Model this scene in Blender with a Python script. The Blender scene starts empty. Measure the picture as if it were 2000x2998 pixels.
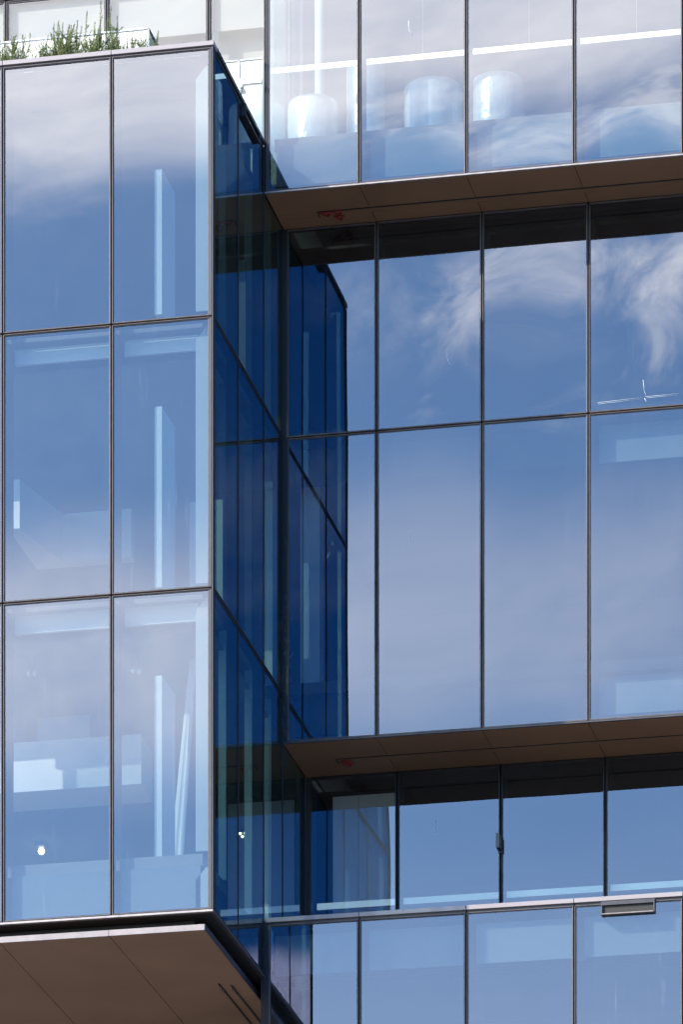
import bpy, bmesh, math, random
from mathutils import Vector, noise as mnoise
R = math.radians
random.seed(7)
scene = bpy.context.scene
COL = scene.collection

# ------------------------------------------------------------------ camera
# long lens at street level, level camera with vertical shift (upright verticals)
cam_d = bpy.data.cameras.new('camera')
cam = bpy.data.objects.new('camera', cam_d)
COL.objects.link(cam)
cam.location = (16.755, -71.005, 1.65)
cam.rotation_euler = (R(90), 0, R(11.938))
cam_d.sensor_fit = 'HORIZONTAL'
cam_d.sensor_width = 36
cam_d.lens = 289.63
cam_d.shift_y = 3.0167
cam_d.clip_start = 1.0
cam_d.clip_end = 5000
scene.camera = cam

# ------------------------------------------------------------------ render settings
scene.view_settings.view_transform = 'Standard'
scene.view_settings.look = 'None'
scene.view_settings.exposure = 1.4
scene.view_settings.gamma = 1.0
c = scene.cycles
c.use_denoising = True
c.max_bounces = 14
c.diffuse_bounces = 4
c.glossy_bounces = 7
c.transmission_bounces = 6
c.transparent_max_bounces = 40
c.caustics_reflective = False
c.caustics_refractive = False
c.sample_clamp_indirect = 6.0

# ------------------------------------------------------------------ sun and sky
SUN_EL, SUN_AZ = R(28), R(42.8)          # azimuth measured from the facade normal towards the left
sd = Vector((-math.sin(SUN_AZ) * math.cos(SUN_EL), -math.cos(SUN_AZ) * math.cos(SUN_EL), math.sin(SUN_EL)))
sun_d = bpy.data.lights.new('sun', 'SUN')
sun_d.energy = 2.0
sun_d.angle = R(0.53)
sun_d.color = (1.0, 0.93, 0.84)
sun = bpy.data.objects.new('sun', sun_d)
COL.objects.link(sun)
sun.rotation_euler = sd.to_track_quat('Z', 'Y').to_euler()
sun.location = sd * 200

world = bpy.data.worlds.new("World")
scene.world = world
world.use_nodes = True
wt = world.node_tree
wt.nodes.clear()


class NT:
    """small helper to write node math as expressions"""
    def __init__(self, tree):
        self.t = tree

    def n(self, kind, **kw):
        nd = self.t.nodes.new(kind)
        for k, v in kw.items():
            setattr(nd, k, v)
        return nd

    def put(self, sock, v):
        if hasattr(v, 'is_linked') or hasattr(v, 'links'):
            self.t.links.new(v, sock)
        else:
            sock.default_value = v

    def m(self, op, a, b=0.0, c=0.0, clamp=False):
        nd = self.n('ShaderNodeMath', operation=op, use_clamp=clamp)
        self.put(nd.inputs[0], a)
        self.put(nd.inputs[1], b)
        self.put(nd.inputs[2], c)
        return nd.outputs[0]

    def sstep(self, v, lo, hi, a=0.0, b=1.0):
        nd = self.n('ShaderNodeMapRange', interpolation_type='SMOOTHSTEP')
        for i, x in enumerate((v, lo, hi, a, b)):
            self.put(nd.inputs[i], x)
        return nd.outputs[0]

    def lstep(self, v, lo, hi, a=0.0, b=1.0):
        nd = self.n('ShaderNodeMapRange')
        nd.clamp = True
        for i, x in enumerate((v, lo, hi, a, b)):
            self.put(nd.inputs[i], x)
        return nd.outputs[0]

    def mix(self, f, a, b):
        nd = self.n('ShaderNodeMix', data_type='RGBA')
        self.put(nd.inputs[0], f)
        self.put(nd.inputs[6], a)
        self.put(nd.inputs[7], b)
        return nd.outputs[2]

    def xyz(self, x, y, z):
        nd = self.n('ShaderNodeCombineXYZ')
        self.put(nd.inputs[0], x)
        self.put(nd.inputs[1], y)
        self.put(nd.inputs[2], z)
        return nd.outputs[0]

    def noise(self, vec, scale=1.0, detail=4.0, rough=0.55, dist=0.0):
        nd = self.n('ShaderNodeTexNoise')
        self.put(nd.inputs['Vector'], vec)
        nd.inputs['Scale'].default_value = scale
        nd.inputs['Detail'].default_value = detail
        nd.inputs['Roughness'].default_value = rough
        nd.inputs['Distortion'].default_value = dist
        return nd.outputs[0]


def build_sky():
    w = NT(wt)
    out = w.n('ShaderNodeOutputWorld')
    bg = w.n('ShaderNodeBackground')
    bg.inputs['Strength'].default_value = 0.15
    sky = w.n('ShaderNodeTexSky', sky_type='NISHITA', sun_disc=False)
    sky.sun_elevation = SUN_EL
    sky.sun_rotation = math.atan2(sd.x, sd.y)
    sky.air_density = 1.0
    sky.dust_density = 0.4
    sky.ozone_density = 2.0
    geo = w.n('ShaderNodeTexCoord')
    sep = w.n('ShaderNodeSeparateXYZ')
    wt.links.new(geo.outputs['Generated'], sep.inputs[0])
    x, y, z = sep.outputs
    den = w.m('MAXIMUM', w.m('ABSOLUTE', y), 0.15)
    u = w.m('DIVIDE', x, den)                      # tangent of azimuth
    v = w.m('DIVIDE', z, den)                      # tangent of elevation
    s = w.m('DIVIDE', w.m('ADD', u, 0.2114), 0.065)
    t = w.m('DIVIDE', w.m('SUBTRACT', v, 0.288), 0.1905)
    # streaky cirrus: noise stretched along the horizon, tilted a little
    tt = w.m('SUBTRACT', t, w.m('MULTIPLY', s, 0.02))
    vec = w.xyz(w.m('MULTIPLY', s, 0.8), w.m('MULTIPLY', tt, 6.5), 3.3)
    n1 = w.noise(vec, 1.0, 9.0, 0.60, 0.15)
    vec2 = w.xyz(w.m('MULTIPLY', s, 1.3), w.m('MULTIPLY', tt, 15.0), 9.1)
    n2 = w.noise(vec2, 1.0, 7.0, 0.62, 0.12)
    vec3 = w.xyz(w.m('MULTIPLY', s, 0.7), w.m('MULTIPLY', tt, 2.2), 5.7)
    n3 = w.noise(vec3, 1.0, 7.0, 0.58, 0.35)
    n3 = w.m('ADD', w.m('MULTIPLY', n3, 0.75), w.m('MULTIPLY', n2, 0.25))
    vec4 = w.xyz(w.m('MULTIPLY', s, 2.0), w.m('MULTIPLY', w.m('SUBTRACT', t, w.m('MULTIPLY', s, 0.05)), 9.0), 1.7)
    n4 = w.noise(vec4, 1.0, 8.0, 0.62, 0.5)
    tw = w.m('ADD', t, w.m('MULTIPLY', w.m('SUBTRACT', n1, 0.5), 0.16))
    # high bank of cloud
    bank = w.m('MULTIPLY', w.sstep(tw, 0.825, 0.945), w.lstep(n2, 0.34, 0.62, 0.70, 0.96))
    # streaks under the bank on the right
    right = w.sstep(s, -0.35, 0.15)
    band = w.m('MULTIPLY', w.sstep(t, 0.80, 0.84), w.sstep(t, 0.93, 0.88))
    streak = w.m('MULTIPLY', w.m('MULTIPLY', right, band), w.sstep(n2, 0.40, 0.66, 0.10, 0.62))
    # bright wisps
    g1 = w.m('MULTIPLY', w.sstep(t, 0.61, 0.69), w.sstep(t, 0.795, 0.72))
    wis = w.m('MULTIPLY', w.m('MULTIPLY', w.sstep(s, -0.25, 0.55), g1), w.sstep(n4, 0.34, 0.72, 0.0, 0.70))
    g2 = w.m('MULTIPLY', w.sstep(t, 0.55, 0.62), w.sstep(t, 0.76, 0.68))
    wis2 = w.m('MULTIPLY', w.m('MULTIPLY', w.sstep(s, -0.3, 0.4), g2), w.sstep(n4, 0.50, 0.70, 0.0, 0.34))
    # broad veil lower down, thicker to the left
    g3 = w.m('MULTIPLY', w.sstep(t, 0.20, 0.34), w.sstep(t, 0.56, 0.42))
    veil = w.m('MULTIPLY', g3, w.sstep(n3, 0.34, 0.66, 0.13, 0.34))
    veil = w.m('MULTIPLY', veil, w.sstep(s, -1.0, 0.6, 1.65, 0.85))
    low = w.sstep(t, 0.26, -0.12, 0.01, 0.17)
    tot = w.m('MAXIMUM', bank, streak)
    tot = w.m('MAXIMUM', tot, wis)
    tot = w.m('MAXIMUM', tot, wis2)
    tot = w.m('ADD', tot, veil)
    tot = w.m('ADD', tot, low, clamp=True)
    # away from this part of the sky: ordinary broken cirrus
    gen = w.sstep(n1, 0.52, 0.72, 0.0, 0.6)
    far = w.sstep(w.m('ABSOLUTE', s), 1.6, 3.0)
    farv = w.sstep(w.m('ABSOLUTE', w.m('SUBTRACT', t, 0.5)), 0.75, 1.3)
    far = w.m('MAXIMUM', far, farv)
    front = w.sstep(y, 0.0, 0.1)
    far = w.m('MAXIMUM', far, front)
    tot = w.m('ADD', w.m('MULTIPLY', tot, w.m('SUBTRACT', 1.0, far)), w.m('MULTIPLY', gen, w.m('MULTIPLY', far, 0.12)))
    tint = w.n('ShaderNodeMix', data_type='RGBA', blend_type='MULTIPLY')
    tint.inputs[0].default_value = 1.0
    wt.links.new(sky.outputs[0], tint.inputs[6])
    tint.inputs[7].default_value = (0.79, 0.985, 1.22, 1)
    # deeper blue sky on the side turned away from the sun
    deep = w.n('ShaderNodeMix', data_type='RGBA', blend_type='MULTIPLY')
    w.put(deep.inputs[0], w.m('MULTIPLY', w.sstep(u, -0.10, 0.10), w.sstep(y, 0.0, -0.2)))
    wt.links.new(tint.outputs[2], deep.inputs[6])
    deep.inputs[7].default_value = (0.10, 0.375, 0.62, 1)
    col = w.mix(tot, deep.outputs[2], (17.6, 15.8, 15.6, 1))
    # a low lilac bank of cloud far round to the right, close to the horizon
    lilac = w.m('MULTIPLY', w.sstep(w.m('ADD', t, w.m('MULTIPLY', w.m('SUBTRACT', n1, 0.5), 0.05)), 0.100, 0.072), w.sstep(u, 0.02, 0.12))
    lilac = w.m('MULTIPLY', w.m('MULTIPLY', lilac, w.sstep(y, 0.0, -0.2)), w.lstep(n3, 0.3, 0.7, 0.65, 1.0))
    lilac = w.m('MULTIPLY', lilac, w.m('MULTIPLY', w.sstep(t, -0.22, -0.06), w.sstep(u, 0.48, 0.32)))
    col = w.mix(lilac, col, (13.6, 10.4, 13.2, 1))
    wt.links.new(col, bg.inputs['Color'])
    wt.links.new(bg.outputs[0], out.inputs[0])


build_sky()

# ------------------------------------------------------------------ materials
def mat(name):
    m = bpy.data.materials.new(name)
    m.use_nodes = True
    m.node_tree.nodes.clear()
    return m, NT(m.node_tree)


def principled(name, col, rough=0.6, metal=0.0, var=0.12, scale=3.0, bump=0.0, bscale=40.0, stretch=(1, 1, 1), spec=0.5, emit=None):
    m, w = mat(name)
    out = w.n('ShaderNodeOutputMaterial')
    p = w.n('ShaderNodeBsdfPrincipled')
    p.inputs['Roughness'].default_value = rough
    p.inputs['Metallic'].default_value = metal
    p.inputs['Specular IOR Level'].default_value = spec
    tc = w.n('ShaderNodeTexCoord')
    mp = w.n('ShaderNodeMapping')
    mp.inputs['Scale'].default_value = stretch
    m.node_tree.links.new(tc.outputs['Object'], mp.inputs[0])
    n = w.noise(mp.outputs[0], scale, 6.0, 0.6)
    f = w.lstep(n, 0.25, 0.75)
    lo = tuple(x * (1 - var) for x in col) + (1,)
    hi = tuple(min(1, x * (1 + var)) for x in col) + (1,)
    w.put(p.inputs['Base Color'], w.mix(f, lo, hi))
    w.put(p.inputs['Roughness'], w.lstep(n, 0.2, 0.8, max(0.02, rough - 0.07), min(1, rough + 0.07)))
    if bump:
        b = w.n('ShaderNodeBump')
        b.inputs['Strength'].default_value = bump
        b.inputs['Distance'].default_value = 0.01
        w.put(b.inputs['Height'], w.noise(mp.outputs[0], bscale, 4.0, 0.6))
        m.node_tree.links.new(b.outputs[0], p.inputs['Normal'])
    if emit:
        p.inputs['Emission Color'].default_value = emit[0] + (1,)
        p.inputs['Emission Strength'].default_value = emit[1]
    m.node_tree.links.new(p.outputs[0], out.inputs[0])
    return m


def glass(name, r_front, r_graze, t_front, t_graze, dust=0.010, streaks=0.025):
    """coated double glazing: a mirror coat and see-through body, both changing with the angle of incidence"""
    m, w = mat(name)
    L = m.node_tree.links
    out = w.n('ShaderNodeOutputMaterial')
    lw = w.n('ShaderNodeLayerWeight')
    lw.inputs['Blend'].default_value = 0.5
    f = w.sstep(lw.outputs['Facing'], 0.15, 0.80)
    gl = w.n('ShaderNodeBsdfGlossy')
    gl.inputs['Roughness'].default_value = 0.0
    w.put(gl.inputs['Color'], w.mix(f, r_front + (1,), r_graze + (1,)))
    tr = w.n('ShaderNodeBsdfTransparent')
    w.put(tr.inputs['Color'], w.mix(f, t_front + (1,), t_graze + (1,)))
    add = w.n('ShaderNodeAddShader')
    L.new(gl.outputs[0], add.inputs[0])
    L.new(tr.outputs[0], add.inputs[1])
    # thin film of dust and rain marks
    tc = w.n('ShaderNodeTexCoord')
    mp = w.n('ShaderNodeMapping')
    mp.inputs['Scale'].default_value = (14, 14, 0.7)
    L.new(tc.outputs['Object'], mp.inputs[0])
    d1 = w.noise(tc.outputs['Object'], 2.2, 6.0, 0.7)
    d2 = w.noise(mp.outputs[0], 1.0, 5.0, 0.7)
    d3 = w.noise(tc.outputs['Object'], 55.0, 2.0, 0.5)
    amt = w.m('MULTIPLY', w.sstep(d1, 0.35, 0.75), dust)
    amt = w.m('ADD', amt, w.sstep(d2, 0.60, 0.80, 0.0, dust * 1.2 + streaks))
    amt = w.m('ADD', amt, w.sstep(d3, 0.735, 0.78, 0.0, dust * 9))
    df = w.n('ShaderNodeBsdfDiffuse')
    df.inputs['Color'].default_value = (0.75, 0.75, 0.74, 1)
    mx = w.n('ShaderNodeMixShader')
    w.put(mx.inputs[0], amt)
    L.new(add.outputs[0], mx.inputs[1])
    L.new(df.outputs[0], mx.inputs[2])
    L.new(mx.outputs[0], out.inputs[0])
    return m


def clear_back(name, col):
    m, w = mat(name)
    out = w.n('ShaderNodeOutputMaterial')
    tr = w.n('ShaderNodeBsdfTransparent')
    tc = w.n('ShaderNodeTexCoord')
    n = w.noise(tc.outputs['Object'], 1.5, 3.0)
    w.put(tr.inputs['Color'], w.mix(n, col + (1,), tuple(min(1, x * 1.02) for x in col) + (1,)))
    m.node_tree.links.new(tr.outputs[0], out.inputs[0])
    return m


M = {}
M['glass'] = glass('blue_coated_glass', (0.106, 0.119, 0.131), (0.30, 0.38, 0.45), (0.41, 0.455, 0.45), (0.20, 0.30, 0.245))
M['glass_streaky'] = glass('rain_streaked_glass', (0.106, 0.119, 0.131), (0.30, 0.38, 0.45), (0.41, 0.455, 0.45), (0.20, 0.30, 0.245), 0.008, 0.13)
M['glass_thin'] = glass('thinner_coated_glass', (0.106, 0.119, 0.131), (0.30, 0.38, 0.45), (0.70, 0.70, 0.72), (0.3, 0.4, 0.35), 0.008, 0.13)
M['glass_clear'] = glass('clear_glass', (0.085, 0.092, 0.092), (0.20, 0.22, 0.23), (0.81, 0.845, 0.815), (0.55, 0.62, 0.60), 0.01)
M['glass_back'] = clear_back('inner_glass_face', (0.98, 0.99, 0.985))
M['glass_edge'] = principled('glass_edge', (0.03, 0.07, 0.06), 0.2)
M['frame'] = principled('bronze_anodised_frame', (0.060, 0.052, 0.050), 0.45, 0.1, 0.25, 6.0, 0.10, 60)
M['rim'] = principled('bright_bottom_rim', (0.40, 0.33, 0.28), 0.35, 0.4, 0.2, 9.0)
M['lip'] = principled('polished_bronze_lip', (0.29, 0.222, 0.182), 0.40, 0.2, 0.35, 9.0, 0.12, 50, (1, 1, 1))
M['dark'] = principled('black_gasket', (0.016, 0.014, 0.014), 0.6, 0.0, 0.3, 8.0)
M['darkframe'] = principled('dark_bronze_frame', (0.045, 0.038, 0.036), 0.4, 0.5, 0.3, 6.0, 0.05, 60)
M['coping'] = principled('mauve_grey_coping', (0.38, 0.315, 0.285), 0.5, 0.0, 0.07, 2.0, 0.03, 80)
M['soffit'] = principled('brown_soffit_panel', (0.33, 0.172, 0.088), 0.55, 0.0, 0.16, 0.9, 0.02, 90, (1, 1, 1), 0.2)
M['fascia'] = principled('weathered_zinc_strip', (0.36, 0.290, 0.255), 0.55, 0.0, 0.22, 7.0, 0.05, 60)
M['track'] = principled('dark_brown_track', (0.028, 0.020, 0.017), 0.5, 0.3, 0.2, 10.0)
M['red'] = principled('red_paint', (0.36, 0.026, 0.020), 0.5, 0.0, 0.15, 20.0)
M['tan'] = principled('tan_bracket', (0.33, 0.20, 0.10), 0.5, 0.3, 0.2, 20.0)
M['white'] = principled('white_interior_paint', (0.88, 0.90, 0.88), 0.6, 0.0, 0.05, 1.5)
M['offwhite'] = principled('off_white_plaster', (0.55, 0.57, 0.56), 0.7, 0.0, 0.08, 1.0)
M['cream'] = principled('cream_partition', (0.80, 0.78, 0.66), 0.7, 0.0, 0.06, 0.8)
M['ceiling'] = principled('pale_ceiling', (0.28, 0.285, 0.29), 0.8, 0.0, 0.08, 0.8)
M['grey'] = principled('grey_interior_wall', (0.15, 0.16, 0.175), 0.7, 0.0, 0.12, 0.6)
M['floor'] = principled('grey_floor_finish', (0.30, 0.29, 0.28), 0.7, 0.0, 0.12, 2.0)
M['spandrel'] = principled('pale_blue_back_panel', (0.23, 0.27, 0.29), 0.6, 0.0, 0.10, 1.6, 0.0, 40, (1, 1, 1))
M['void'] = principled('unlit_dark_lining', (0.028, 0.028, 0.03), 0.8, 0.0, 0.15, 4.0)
M['slab'] = principled('dark_slab_edge', (0.10, 0.10, 0.11), 0.8, 0.0, 0.15, 4.0)
M['railwhite'] = principled('white_powder_coat', (0.80, 0.80, 0.79), 0.35, 0.0, 0.03, 6.0)
M['foil'] = principled('clear_plastic_wrap', (0.66, 0.69, 0.68), 0.19, 0.15, 0.14, 5.0, 1.0, 18, (1, 1, 0.45))
M['blind'] = principled('white_roller_blind', (0.30, 0.275, 0.262), 0.8, 0.0, 0.04, 0.9, 0.05, 120)
M['lilac'] = principled('lilac_pleated_fabric', (0.56, 0.52, 0.57), 0.8, 0.0, 0.05, 3.0, 0.0, 40, (9, 9, 0.3))
M['led'] = principled('lit_led', (0.9, 0.9, 0.85), 0.4, 0, 0.01, 3, emit=((1.0, 0.90, 0.70), 3.2))
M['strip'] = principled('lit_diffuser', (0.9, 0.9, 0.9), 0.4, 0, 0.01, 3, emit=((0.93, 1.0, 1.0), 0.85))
M['rail_glow'] = principled('turquoise_rail_glow', (0.8, 0.9, 0.9), 0.4, 0, 0.01, 3, emit=((0.66, 0.95, 0.93), 0.14))  # weak glow put into the front face of the low guard rail
M['black'] = principled('black_plastic', (0.05, 0.05, 0.05), 0.5, 0.0, 0.1, 20.0)
M['sensorgrey'] = principled('grey_plastic_front', (0.085, 0.085, 0.08), 0.5, 0.0, 0.08, 20.0)
M['olive'] = principled('olive_slot_lining', (0.030, 0.025, 0.014), 0.6, 0.0, 0.25, 12.0)
M['web'] = principled('grey_cobweb', (0.26, 0.25, 0.25), 0.9, 0, 0.2, 10)
M['pale_mark'] = principled('pale_line', (0.85, 0.87, 0.88), 0.5, 0, 0.05, 10)
M['stem'] = principled('woody_stem', (0.12, 0.085, 0.05), 0.8, 0, 0.2, 12)
M['paving'] = principled('street_paving', (0.27, 0.26, 0.25), 0.85, 0.0, 0.15, 0.15, 0.2, 3.0)
M['roof'] = principled('pale_roof_gravel', (0.42, 0.41, 0.39), 0.9, 0.0, 0.15, 6.0, 0.3, 30)
M['podium'] = principled('dark_podium_cladding', (0.12, 0.11, 0.105), 0.5, 0.2, 0.12, 0.8)


def leaf_material():
    m, w = mat('rosemary_leaf')
    out = w.n('ShaderNodeOutputMaterial')
    p = w.n('ShaderNodeBsdfPrincipled')
    tc = w.n('ShaderNodeTexCoord')
    n = w.noise(tc.outputs['Object'], 9.0, 3.0)
    n2 = w.noise(tc.outputs['Object'], 60.0, 2.0)
    a = w.mix(w.lstep(n, 0.3, 0.7), (0.13, 0.17, 0.05, 1), (0.34, 0.37, 0.12, 1))
    w.put(p.inputs['Base Color'], w.mix(w.lstep(n2, 0.55, 0.8), a, (0.22, 0.22, 0.10, 1)))
    p.inputs['Roughness'].default_value = 0.6
    tl = w.n('ShaderNodeBsdfTranslucent')
    tl.inputs['Color'].default_value = (0.16, 0.22, 0.04, 1)
    mx = w.n('ShaderNodeMixShader')
    mx.inputs[0].default_value = 0.25
    m.node_tree.links.new(p.outputs[0], mx.inputs[1])
    m.node_tree.links.new(tl.outputs[0], mx.inputs[2])
    m.node_tree.links.new(mx.outputs[0], out.inputs[0])
    return m


M['leaf'] = leaf_material()


# ------------------------------------------------------------------ mesh helpers
class MB:
    def __init__(self):
        self.v, self.f, self.mi, self.sm = [], [], [], []

    def face(self, idx, mi=0, sm=False):
        self.f.append(idx)
        self.mi.append(mi)
        self.sm.append(sm)

    def box(self, x0, x1, y0, y1, z0, z1, mi=0):
        b = len(self.v)
        self.v += [(x0, y0, z0), (x1, y0, z0), (x1, y1, z0), (x0, y1, z0), (x0, y0, z1), (x1, y0, z1), (x1, y1, z1), (x0, y1, z1)]
        for q in ((0, 3, 2, 1), (4, 5, 6, 7), (0, 1, 5, 4), (1, 2, 6, 5), (2, 3, 7, 6), (3, 0, 4, 7)):
            self.face([b + i for i in q], mi)
        return self

    def prism(self, poly, z0, z1, mi=0):
        """poly: xy outline, counter-clockwise"""
        b, n = len(self.v), len(poly)
        self.v += [(x, y, z0) for x, y in poly] + [(x, y, z1) for x, y in poly]
        self.face([b + i for i in reversed(range(n))], mi)
        self.face([b + n + i for i in range(n)], mi)
        for i in range(n):
            j = (i + 1) % n
            self.face([b + i, b + j, b + n + j, b + n + i], mi)
        return self

    def slab_xz(self, poly, y0, y1, mi=0):
        """poly: xz outline, pushed from y0 to y1"""
        b, n = len(self.v), len(poly)
        self.v += [(x, y0, z) for x, z in poly] + [(x, y1, z) for x, z in poly]
        self.face([b + i for i in range(n)], mi)
        self.face([b + n + i for i in reversed(range(n))], mi)
        for i in range(n):
            j = (i + 1) % n
            self.face([b + j, b + i, b + n + i, b + n + j], mi)
        return self

    def tube(self, pts, r, sides=8, mi=0, cap=True):
        pts = [Vector(p) for p in pts]
        rr = r if isinstance(r, (list, tuple)) else [r] * len(pts)
        rings = []
        up = Vector((0.31, 0.17, 0.93))
        for i, p in enumerate(pts):
            d = (pts[min(i + 1, len(pts) - 1)] - pts[max(i - 1, 0)]).normalized()
            a = d.cross(up)
            if a.length < 1e-3:
                a = d.cross(Vector((1, 0, 0)))
            a.normalize()
            bb = d.cross(a)
            b = len(self.v)
            for k in range(sides):
                th = 2 * math.pi * k / sides
                self.v.append(tuple(p + (a * math.cos(th) + bb * math.sin(th)) * rr[i]))
            rings.append(b)
        for i in range(len(pts) - 1):
            for k in range(sides):
                k2 = (k + 1) % sides
                self.face([rings[i] + k, rings[i] + k2, rings[i + 1] + k2, rings[i + 1] + k], mi, True)
        if cap:
            self.face([rings[0] + k for k in reversed(range(sides))], mi)
            self.face([rings[-1] + k for k in range(sides)], mi)
        return self

    def lathe(self, prof, cx, cy, sides=40, mi=0, wob=0.0, seed=0):
        """prof: list of (radius, z)"""
        rings = []
        for r, z in prof:
            b = len(self.v)
            for k in range(sides):
                th = 2 * math.pi * k / sides
                q = 1 + wob * mnoise.noise(Vector((math.cos(th) * 2.2 + seed, math.sin(th) * 2.2, z * 5)))
                self.v.append((cx + r * q * math.cos(th), cy + r * q * math.sin(th), z))
            rings.append(b)
        for i in range(len(prof) - 1):
            for k in range(sides):
                k2 = (k + 1) % sides
                self.face([rings[i] + k, rings[i] + k2, rings[i + 1] + k2, rings[i + 1] + k], mi, True)
        self.face([rings[0] + k for k in reversed(range(sides))], mi)
        self.face([rings[-1] + k for k in range(sides)], mi)
        return self

    def build(self, name, mats, parent=None, bevel=0.0, loc=None):
        me = bpy.data.meshes.new(name)
        vs = self.v
        if loc:
            vs = [(a - loc[0], b - loc[1], c_ - loc[2]) for a, b, c_ in vs]
        me.from_pydata(vs, [], self.f)
        for m_ in (mats if isinstance(mats, (list, tuple)) else [mats]):
            me.materials.append(m_)
        me.polygons.foreach_set('material_index', self.mi)
        me.polygons.foreach_set('use_smooth', self.sm)
        me.update()
        o = bpy.data.objects.new(name, me)
        COL.objects.link(o)
        if loc:
            o.location = loc
        if parent:
            o.parent = parent
        if bevel:
            bm = bmesh.new()
            bm.from_mesh(me)
            es = [e for e in bm.edges if len(e.link_faces) == 2 and e.calc_face_angle(0) > 0.5]
            bmesh.ops.bevel(bm, geom=es, offset=bevel, segments=2, affect='EDGES', profile=0.6)
            bm.to_mesh(me)
            bm.free()
        return o


def box(name, m_, x0, x1, y0, y1, z0, z1, parent=None, bevel=0.0):
    return MB().box(x0, x1, y0, y1, z0, z1).build(name, m_, parent, bevel)


def empty(name, loc=(0, 0, 0)):
    o = bpy.data.objects.new(name, None)
    o.location = loc
    COL.objects.link(o)
    return o


def tag(o, label=None, cat=None, group=None, kind=None):
    if label:
        o['label'] = label
    if cat:
        o['category'] = cat
    if group:
        o['group'] = group
    if kind:
        o['kind'] = kind
    return o


# ------------------------------------------------------------------ ground
g = MB()
g.v += [(-1500, -1500, 0), (1500, -1500, 0), (1500, 1500, 0), (-1500, 1500, 0)]
g.face([0, 1, 2, 3])
tag(g.build('ground', M['paving']), kind='structure')

# ------------------------------------------------------------------ the building
B = empty('office_building', (0, 0, 0))
tag(B, 'blue mirror glass office building with projecting glass box and stepped recessed storeys', 'building')

D1, D2, D3 = 3.1, 4.3, 5.77          # planes of the stepped facades behind the front plane y = 0
GAP = 0.011                           # half the open joint between window units


def pane(p0, ax, w_, z0, z1, gm, parent, seed, pillow=0.0016, depth=0.024):
    """one sheet of double glazing: outer face slightly pillowed, with real thickness.
    p0 = lower start corner (x, y), ax = 'x' (faces -y) or 'y' (faces +x)"""
    rnd = random.Random(seed)
    nu, nv = 10, 18
    sg = rnd.choice((-1, 1, 1)) * rnd.uniform(0.55, 1.2) * pillow
    tu, tv = rnd.uniform(-1, 1) * 0.0022, rnd.uniform(-1, 1) * 0.0018     # tilt in the frame
    mb = MB()
    h = z1 - z0
    for side in (0, 1):
        for j in range(nv + 1):
            for i in range(nu + 1):
                a, b = i / nu, j / nv
                uu, vv = 2 * a - 1, 2 * b - 1
                o = 0.0
                if side == 0:
                    o = sg * (1 - uu * uu) * (1 - vv * vv)
                    o += 0.0005 * 0.6 * mnoise.noise(Vector((a * 1.8 + seed, b * 3.0, seed * 0.37)))
                    o += tu * (a - 0.5) * w_ + tv * (b - 0.5) * h
                else:
                    o = -depth
                if ax == 'x':
                    mb.v.append((p0[0] + a * w_, p0[1] - o, z0 + b * h))
                else:
                    mb.v.append((p0[0] + o, p0[1] + a * w_, z0 + b * h))
    N = (nu + 1) * (nv + 1)
    for j in range(nv):
        for i in range(nu):
            a = j * (nu + 1) + i
            q = [a, a + 1, a + nu + 2, a + nu + 1]
            mb.face(q, 0, True)
            mb.face([N + k for k in reversed(q)], 1, False)
    loop = list(range(0, nu + 1)) + [j * (nu + 1) + nu for j in range(1, nv + 1)] + [nv * (nu + 1) + i for i in range(nu - 1, -1, -1)] + [j * (nu + 1) for j in range(nv - 1, 0, -1)]
    for k in range(len(loop)):
        a, b = loop[k], loop[(k + 1) % len(loop)]
        q = len(mb.v)
        mb.v += [mb.v[b], mb.v[a], mb.v[N + a], mb.v[N + b]]
        mb.face([q, q + 1, q + 2, q + 3], 2)
    return mb.build('pane', [gm, M['glass_back'], M['glass_edge']], parent)


WSEED = [11]


def window(x0, x1, z0, z1, y, gm=None, label=None, lip=True, fw=0.021, fr=None, fl=None, fm=None, lm=None, notch=None):
    """front facing window unit: frame ring with a raised outer lip, pane set just behind its face"""
    fm = fm or M['frame']
    lm = lm or M['lip']
    a0, a1, b0, b1 = x0 + GAP, x1 - GAP, z0 + GAP, z1 - GAP
    lw = 0.009
    fr = fr or fw
    mb = MB()
    # lip (material 1) stands 14 mm proud, inner strip (0) flush with the facade plane
    yl = y - 0.014
    mb.box(a0, a0 + lw, yl, y + 0.07, b0, b1, 1)
    mb.box(a1 - lw, a1, yl, y + 0.07, b0, b1, 1)
    mb.box(a0 + lw, a1 - lw, yl, y + 0.07, b0, b0 + lw, 1)
    mb.box(a0 + lw, a1 - lw, yl, y + 0.07, b1 - lw, b1, 1)
    c0, c1, e0, e1 = a0 + lw, a1 - lw, b0 + lw, b1 - lw
    fi = (fl or fw) - lw
    fj = fr - lw
    fk = fw - lw
    mb.box(c0, c0 + fi, y, y + 0.06, e0, e1, 0)
    mb.box(c1 - fj, c1, y, y + 0.06, e0, e1, 0)
    mb.box(c0 + fi, c1 - fj, y, y + 0.06, e0, e0 + fk, 0)
    mb.box(c0 + fi, c1 - fj, y, y + 0.06, e1 - fk, e1, 0)
    o = mb.build('window', [fm, lm], B, 0.0035)
    WSEED[0] += 1
    pane((c0 + fi, y + 0.010), 'x', c1 - c0 - fi - fj, e0 + fk, e1 - fk, gm or M['glass'], o, WSEED[0])
    if label:
        o['label'] = label
    return o


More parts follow.
